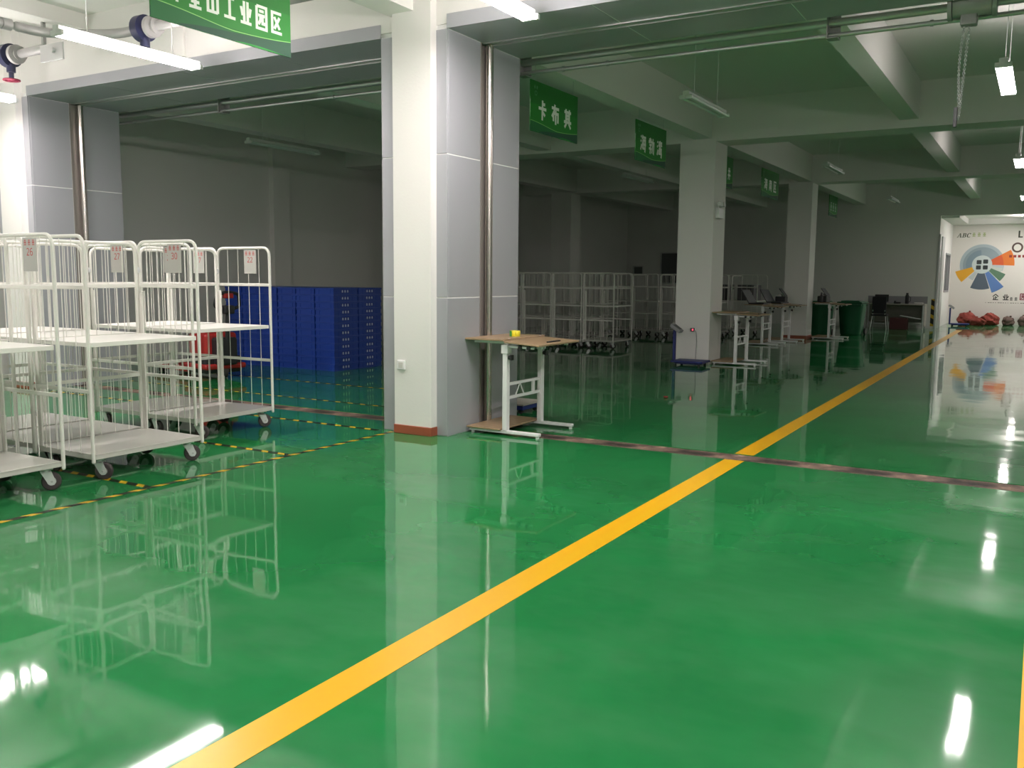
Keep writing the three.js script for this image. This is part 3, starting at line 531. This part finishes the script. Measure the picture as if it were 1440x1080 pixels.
{ // the shutter's chain hoist with its hanging pull
  const z = -8.345, t = thing('chain_hoist', 'steel chain hoist of the shutter with hanging pull chain', 'chain hoist', [0, 0, 0]);
  part('gear_housing', [rod([-0.78, 3.7, z + 0.06], [-0.5, 3.7, z + 0.06], 0.1, 18), new THREE.CylinderGeometry(0.12, 0.12, 0.03, 20).rotateZ(Math.PI / 2).translate(-0.8, 3.7, z + 0.06), new THREE.CylinderGeometry(0.12, 0.12, 0.03, 20).rotateZ(Math.PI / 2).translate(-0.48, 3.7, z + 0.06), rb(-0.72, -0.6, 3.53, 3.64, z, z + 0.1, 0.01)], M.pipe, t);
  part('bracket', [rb(-0.66, -0.6, 3.78, SLAB, z, z + 0.05, 0.004)], M.pipe, t);
  const links = []; const link = new THREE.TorusGeometry(0.0085, 0.0022, 5, 8);
  for (let k = 0; k < 44; k++) { const y = 3.55 - k * 0.0152, g = link.clone(); g.scale(1, 1.3, 1); if (k % 2) g.rotateY(Math.PI / 2); links.push(g.translate(-0.69 - 0.02 * Math.sin(k * 0.07), y, z + 0.05)); }
  for (let k = 0; k < 44; k++) { const y = 3.53 - k * 0.0168, g = link.clone(); g.scale(1, 1.3, 1); if (k % 2) g.rotateY(Math.PI / 2); links.push(g.translate(-0.655 - 0.0008 * k, y, z + 0.055)); }
  part('pull_chain', links, M.galv, t);
  part('pull_grip', [rb(-0.73, -0.7, 2.74, 2.9, z + 0.035, z + 0.065, 0.008, 2)], M.darkGrey, t);
}

// ---------------------------------------------------------------- small fittings
{ const t = thing('wall_socket', 'small white wall socket low on the white column shaft', 'socket', [-5.2, 0.66, PF + 0.09]);
  part('plate', [rb(-0.045, 0.045, -0.043, 0.043, 0.0005, 0.02, 0.004)], M.white, t); part('outlet', [rb(-0.026, 0.026, -0.026, 0.026, 0.019, 0.022, 0.001)], M.paper, t); }
{ const t = thing('charger', 'small charger glowing red on the first hall column with a dangling cable', 'charger', [-5.27, 0.6, -15.2]);
  part('plug', [rb(-0.035, 0.035, -0.03, 0.03, 0.0005, 0.04, 0.006)], M.darkGrey, t); part('red_light', [rb(-0.004, 0.024, -0.014, 0.014, 0.04, 0.044, 0.002)], M.ledRed, t);
  part('cable', [bent([[0.03, 0, 0.03], [0.07, -0.03, 0.03], [0.08, -0.2, 0.015], [0.07, -0.42, 0.012], [0.07, -0.595, 0.012]], 0.005, 0.02, 5)], M.grey, t); }
{ const t = thing('emergency_light', 'small twin headed emergency light on the side of the first hall column', 'emergency light', [-4.97, 2.65, -15.42]);
  part('box', [rb(0.0005, 0.07, -0.12, 0.06, -0.13, 0.13, 0.01)], M.fitting, t);
  for (const s of [-1, 1]) part('lamp_head', [rod([0.03, 0.12, s * 0.08], [0.1, 0.13, s * 0.08], 0.035, 12, 0.05), rod([0.035, 0.05, s * 0.08], [0.035, 0.12, s * 0.08], 0.012, 8)], M.fitting, t); }
{ const t = thing('corner_guard', 'black and yellow striped guard on the end of the back wall', 'corner guard', [OPX, 0, -30.6]);
  const g = bb(-0.12, -0.002, 0.08, 0.92, 0.0005, 0.01), p = g.attributes.position, uv = []; for (let i = 0; i < p.count; i++) uv.push(p.getY(i) / 0.28, p.getX(i) / 0.12); g.setAttribute('uv', new THREE.Float32BufferAttribute(uv, 2));
  part('striped_strip', [g], M.hazard, t); }
{ const t = thing('paper_scrap', 'tiny crumpled scrap lying on the green floor beyond the threshold', 'scrap', [-4.0, 0.001, -10.6]);
  const g = new THREE.IcosahedronGeometry(0.025, 1), p = g.attributes.position; for (let i = 0; i < p.count; i++) p.setXYZ(i, p.getX(i) * 1.4, Math.max(-0.012, p.getY(i) * 0.5 + 0.004 * Math.sin(p.getX(i) * 300)) + 0.012, p.getZ(i)); g.computeVertexNormals(); part('crumple', [g], M.sackRed, t); }
for (const [x0, x1, y0, y1, lab] of [[-12.95, -12.55, 1.62, 1.92, 'small dark vent opening high on the back wall of the hall'], [-11.9, -10.9, 1.3, 2.4, 'dark framed board on the back wall behind the carts']]) {
  const t = thing('wall_board', lab, 'board', [(x0 + x1) / 2, y0, -30.6]); const w = (x1 - x0) / 2, h = y1 - y0;
  part('frame', [rb(-w, w, 0, 0.03, 0.0005, 0.03, 0.004), rb(-w, w, h - 0.03, h, 0.0005, 0.03, 0.004), rb(-w, -w + 0.05, 0.03, h - 0.03, 0.0005, 0.03, 0.004), rb(w - 0.03, w, 0.03, h - 0.03, 0.0005, 0.03, 0.004)], M.galv, t); part('panel', [bb(-w + 0.03, w - 0.03, 0.02, h - 0.02, 0.002, 0.015)], M.slate, t);
}

// ---------------------------------------------------------------- the work corner at the back
function laptop(label, pos, turn, lean = 0.35) {
  const t = thing('laptop', label, 'laptop', pos, turn); t.scale.setScalar(1.5);
  part('keyboard_base', [rb(-0.17, 0.17, 0, 0.022, -0.12, 0.12, 0.006)], M.black, t);
  const s = part('screen', [rb(-0.17, 0.17, 0, 0.23, -0.008, 0.008, 0.005)], M.darkGrey, t); s.position.set(0, 0.018, -0.115); s.rotation.x = -lean;
  part('screen_glass', [bb(-0.155, 0.155, 0.015, 0.215, 0.0082, 0.0088)], M.slate, s);
}
laptop('open dark laptop with its grey screen on the table further from the column', [-5.6, 0.921, -20.7], 1.5, 0.55);
laptop('open dark laptop with its grey screen on the table against the column', [-5.47, 0.921, -21.8], 1.45, 0.55);
function printer(label, pos, turn) {
  const t = thing('label_printer', label, 'printer', pos, turn);
  part('case', [rb(-0.14, 0.14, 0, 0.16, -0.12, 0.12, 0.02, 2)], M.black, t); const l = part('lid', [rb(-0.13, 0.13, 0, 0.02, -0.24, 0, 0.008)], M.darkGrey, t); l.position.set(0, 0.16, 0.1); l.rotation.x = 0.9;
  part('paper_roll', [rod([-0.1, 0.17, -0.03], [0.1, 0.17, -0.03], 0.05, 14)], M.paper, t);
}
printer('black label printer with raised lid on the table by the second hall column', [-5.5, 0.918, -22.27], 1.57);
printer('black label printer on the table beside the green bins', [-4.8, 0.921, -23.75], 1.4);
{ const t = thing('bottle', 'slim black bottle standing on the table beside the green bins', 'bottle', [-4.8, 0.918, -23.45]); part('flask', [lathe([[0, 0], [0.033, 0], [0.035, 0.02], [0.035, 0.17], [0.02, 0.2], [0.02, 0.23], [0, 0.23]], 14)], M.black, t); part('cap', [rod([0, 0.23, 0], [0, 0.255, 0], 0.022, 12)], M.darkGrey, t); }
function bin(label, pos, turn) {
  const t = thing('wheeled_bin', label, 'bin', pos, turn), sh = lathe([[0.3, 0], [0.33, 0.03], [0.41, 0.82], [0.42, 0.85], [0.4, 0.85], [0.38, 0.8]], 4).rotateY(Math.PI / 4);
  part('tub', [flat(sh), bb(-0.31, 0.31, 0.8, 0.84, 0.28, 0.32), bb(-0.31, 0.31, 0.8, 0.84, -0.32, -0.28)], M.green, t);
  part('lid', [rb(-0.33, 0.33, 0.86, 0.9, -0.34, 0.34, 0.02, 2), rb(-0.25, 0.25, 0.89, 0.93, -0.24, 0.24, 0.02, 2)], M.green, t);
  part('lid_handle', [rod([-0.22, 0.88, -0.37], [0.22, 0.88, -0.37], 0.014, 8), rod([-0.2, 0.88, -0.37], [-0.2, 0.87, -0.32], 0.012, 6), rod([0.2, 0.88, -0.37], [0.2, 0.87, -0.32], 0.012, 6)], M.black, t);
  for (const s of [-1, 1]) part('wheel', [new THREE.CylinderGeometry(0.09, 0.09, 0.05, 16).rotateZ(Math.PI / 2).translate(s * 0.28, 0.09, -0.3)], M.black, t);
}
bin('green wheeled bin between the second hall column and the next bin', [-5.05, 0, -24.75], 0.1); bin('green wheeled bin standing close to the desk with the chair', [-4.45, 0, -25.8], -0.1);
{ // desk against the back wall
  const t = thing('desk', 'long pale desk with a low back panel against the hall back wall', 'desk', [-3.9, 0, -29.9]);
  part('top', muv(rb(-0.86, 0.86, 0.745, 0.775, -0.35, 0.35, 0.006)), M.deskGrey, t);
  part('back_panel', [rb(-0.86, 0.86, 0.775, 1.0, -0.35, -0.33, 0.005)], M.grey, t); part('modesty_panel', [rb(-0.8, 0.8, 0.2, 0.745, -0.3, -0.28, 0.005)], M.deskGrey, t);
  for (const x of [-0.82, 0.82]) for (const z of [-0.31, 0.31]) part('leg', [rb(x - 0.022, x + 0.022, 0, 0.745, z - 0.022, z + 0.022, 0.004)], M.galv, t);
  part('side_panel', [rb(0.83, 0.86, 0.1, 0.74, -0.28, 0.28, 0.004)], M.deskGrey, t); part('foot_rail', [bb(-0.8, 0.8, 0.12, 0.15, -0.3, -0.27)], M.white, t);
  const it = (name, label, cat, x, z, geo, m) => { const o = part(name, geo, m); o.position.set(-3.9 + x, 0.7755, -29.9 + z); tag(o, label, cat); };
  it('desk_telephone', 'dark telephone set lying on the long desk', 'telephone', 0.05, 0.0, [rb(-0.1, 0.1, 0, 0.05, -0.09, 0.09, 0.015, 2), rb(-0.09, -0.04, 0.05, 0.09, -0.1, 0.1, 0.015, 2)], M.black);
  it('thermos', 'dark green thermos flask standing on the long desk', 'thermos', 0.32, 0.02, [lathe([[0, 0], [0.055, 0], [0.055, 0.24], [0.035, 0.28], [0.035, 0.33], [0, 0.33]], 16), bent([[0.05, 0.22, 0], [0.1, 0.2, 0], [0.1, 0.08, 0], [0.05, 0.06, 0]], 0.009, 0.02, 6)], M.black);
  it('paper_stack', 'white stack of papers at the right end of the long desk', 'papers', 0.66, 0.1, [bb(-0.12, 0.12, 0, 0.03, -0.1, 0.1), new THREE.BoxGeometry(0.24, 0.015, 0.2).rotateY(0.3).translate(0.01, 0.038, 0)], M.paper);
  it('monitor', 'black monitor on the long desk behind the chair', 'monitor', -0.42, -0.08, [rb(-0.2, 0.2, 0.05, 0.27, -0.015, 0.015, 0.008), bb(-0.02, 0.02, 0.005, 0.08, -0.02, 0), rb(-0.09, 0.09, 0, 0.012, -0.08, 0.06, 0.004)], M.black);
  const c = thing('office_chair', 'black chair with thin steel legs in front of the long desk', 'chair', [-4.2, 0, -28.95], Math.PI);
  part('backrest', [rb(-0.2, 0.2, 0.5, 1.0, -0.24, -0.2, 0.015, 2)], M.fabric, c); part('seat', [rb(-0.22, 0.22, 0.42, 0.48, -0.22, 0.22, 0.02, 2)], M.fabric, c);
  for (const [x, z] of [[-0.2, -0.2], [0.2, -0.2], [-0.2, 0.2], [0.2, 0.2]]) part('leg', [rod([x * 1.15, 0, z * 1.15], [x * 0.9, 0.43, z * 0.9], 0.011, 8)], M.zinc, c);
  part('back_frame', [rod([-0.17, 0.42, -0.2], [-0.17, 0.6, -0.24], 0.011, 8), rod([0.17, 0.42, -0.2], [0.17, 0.6, -0.24], 0.011, 8)], M.zinc, c);
  const b = thing('carton', 'dark reddish carton with a pale board leaning under the long desk', 'carton', [-3.75, 0, -29.7]);
  part('carton_body', [rb(-0.25, 0.25, 0, 0.35, -0.15, 0.15, 0.01)], M.carton, b); const pl = part('board', [rb(-0.3, 0.3, 0, 0.02, -0.12, 0.12, 0.004)], M.white, b); pl.position.set(0.32, 0.36, 0); pl.rotation.z = -0.15;
}
// sacks in the bright room
function sack(name, label, group, mat, x, y, z, sx, sy, sz) {
  const g = new THREE.IcosahedronGeometry(1, 3), p = g.attributes.position, ph = rr(0, 6);
  for (let i = 0; i < p.count; i++) { const a = p.getX(i), b = p.getY(i), c = p.getZ(i), k = 1 + 0.08 * Math.sin(a * 5 + ph) + 0.07 * Math.sin(b * 7 + c * 4 + ph) + 0.06 * Math.sin(c * 11 + a * 9) + 0.05 * Math.sin(a * 19 + b * 17 + ph); p.setXYZ(i, a * k * sx * (1 + 0.12 * Math.sin(b * 3 + ph * 2)), Math.max(-0.75, b * k) * sy, c * k * sz); }
  g.computeVertexNormals(); const t = thing(name, label, 'sack', [x, y + 0.75 * sy, z], rr(0, 3), group);
  part('bag', [g], mat, t); part('tied_neck', [rod([sx * 0.3, sy * 0.8, 0], [sx * 0.36, sy * 1.0 + 0.03, 0.02], 0.03, 8, 0.035)], mat, t);
}
for (const [lab, x, y, z, a, b, c] of [['dark red sack on the floor beside the blue scale pole', -2.2, 0, -34.5, 0.31, 0.25, 0.28], ['dark red sack on the floor beside the brown sacks', -1.5, 0, -34.5, 0.31, 0.22, 0.28], ['flat dark red sack lying in front of the two fuller red sacks', -1.84, 0, -33.9, 0.33, 0.15, 0.22]]) sack('mesh_sack', lab, 'red sacks', M.sackRed, x, y, z, a, b, c);
for (const [lab, x, y, z, a, b, c] of [['small brown sack closest to the red sacks', -0.96, 0, -34.55, 0.2, 0.17, 0.2], ['brown sack on the floor, second from the red sacks', -0.48, 0, -34.55, 0.2, 0.19, 0.2], ['brown sack on the floor, third from the red sacks', -0.0, 0, -34.55, 0.2, 0.21, 0.2], ['brown sack lying on top of two others', -0.24, 0.4, -34.55, 0.3, 0.15, 0.2]]) sack('woven_sack', lab, 'brown sacks', M.sackBrown, x, y, z, a, b, c);

scene.traverse((o) => { if (o.isMesh || o.isLight) { o.castShadow = !o.isRectAreaLight; o.receiveShadow = true; } });
renderer.render(scene, camera);
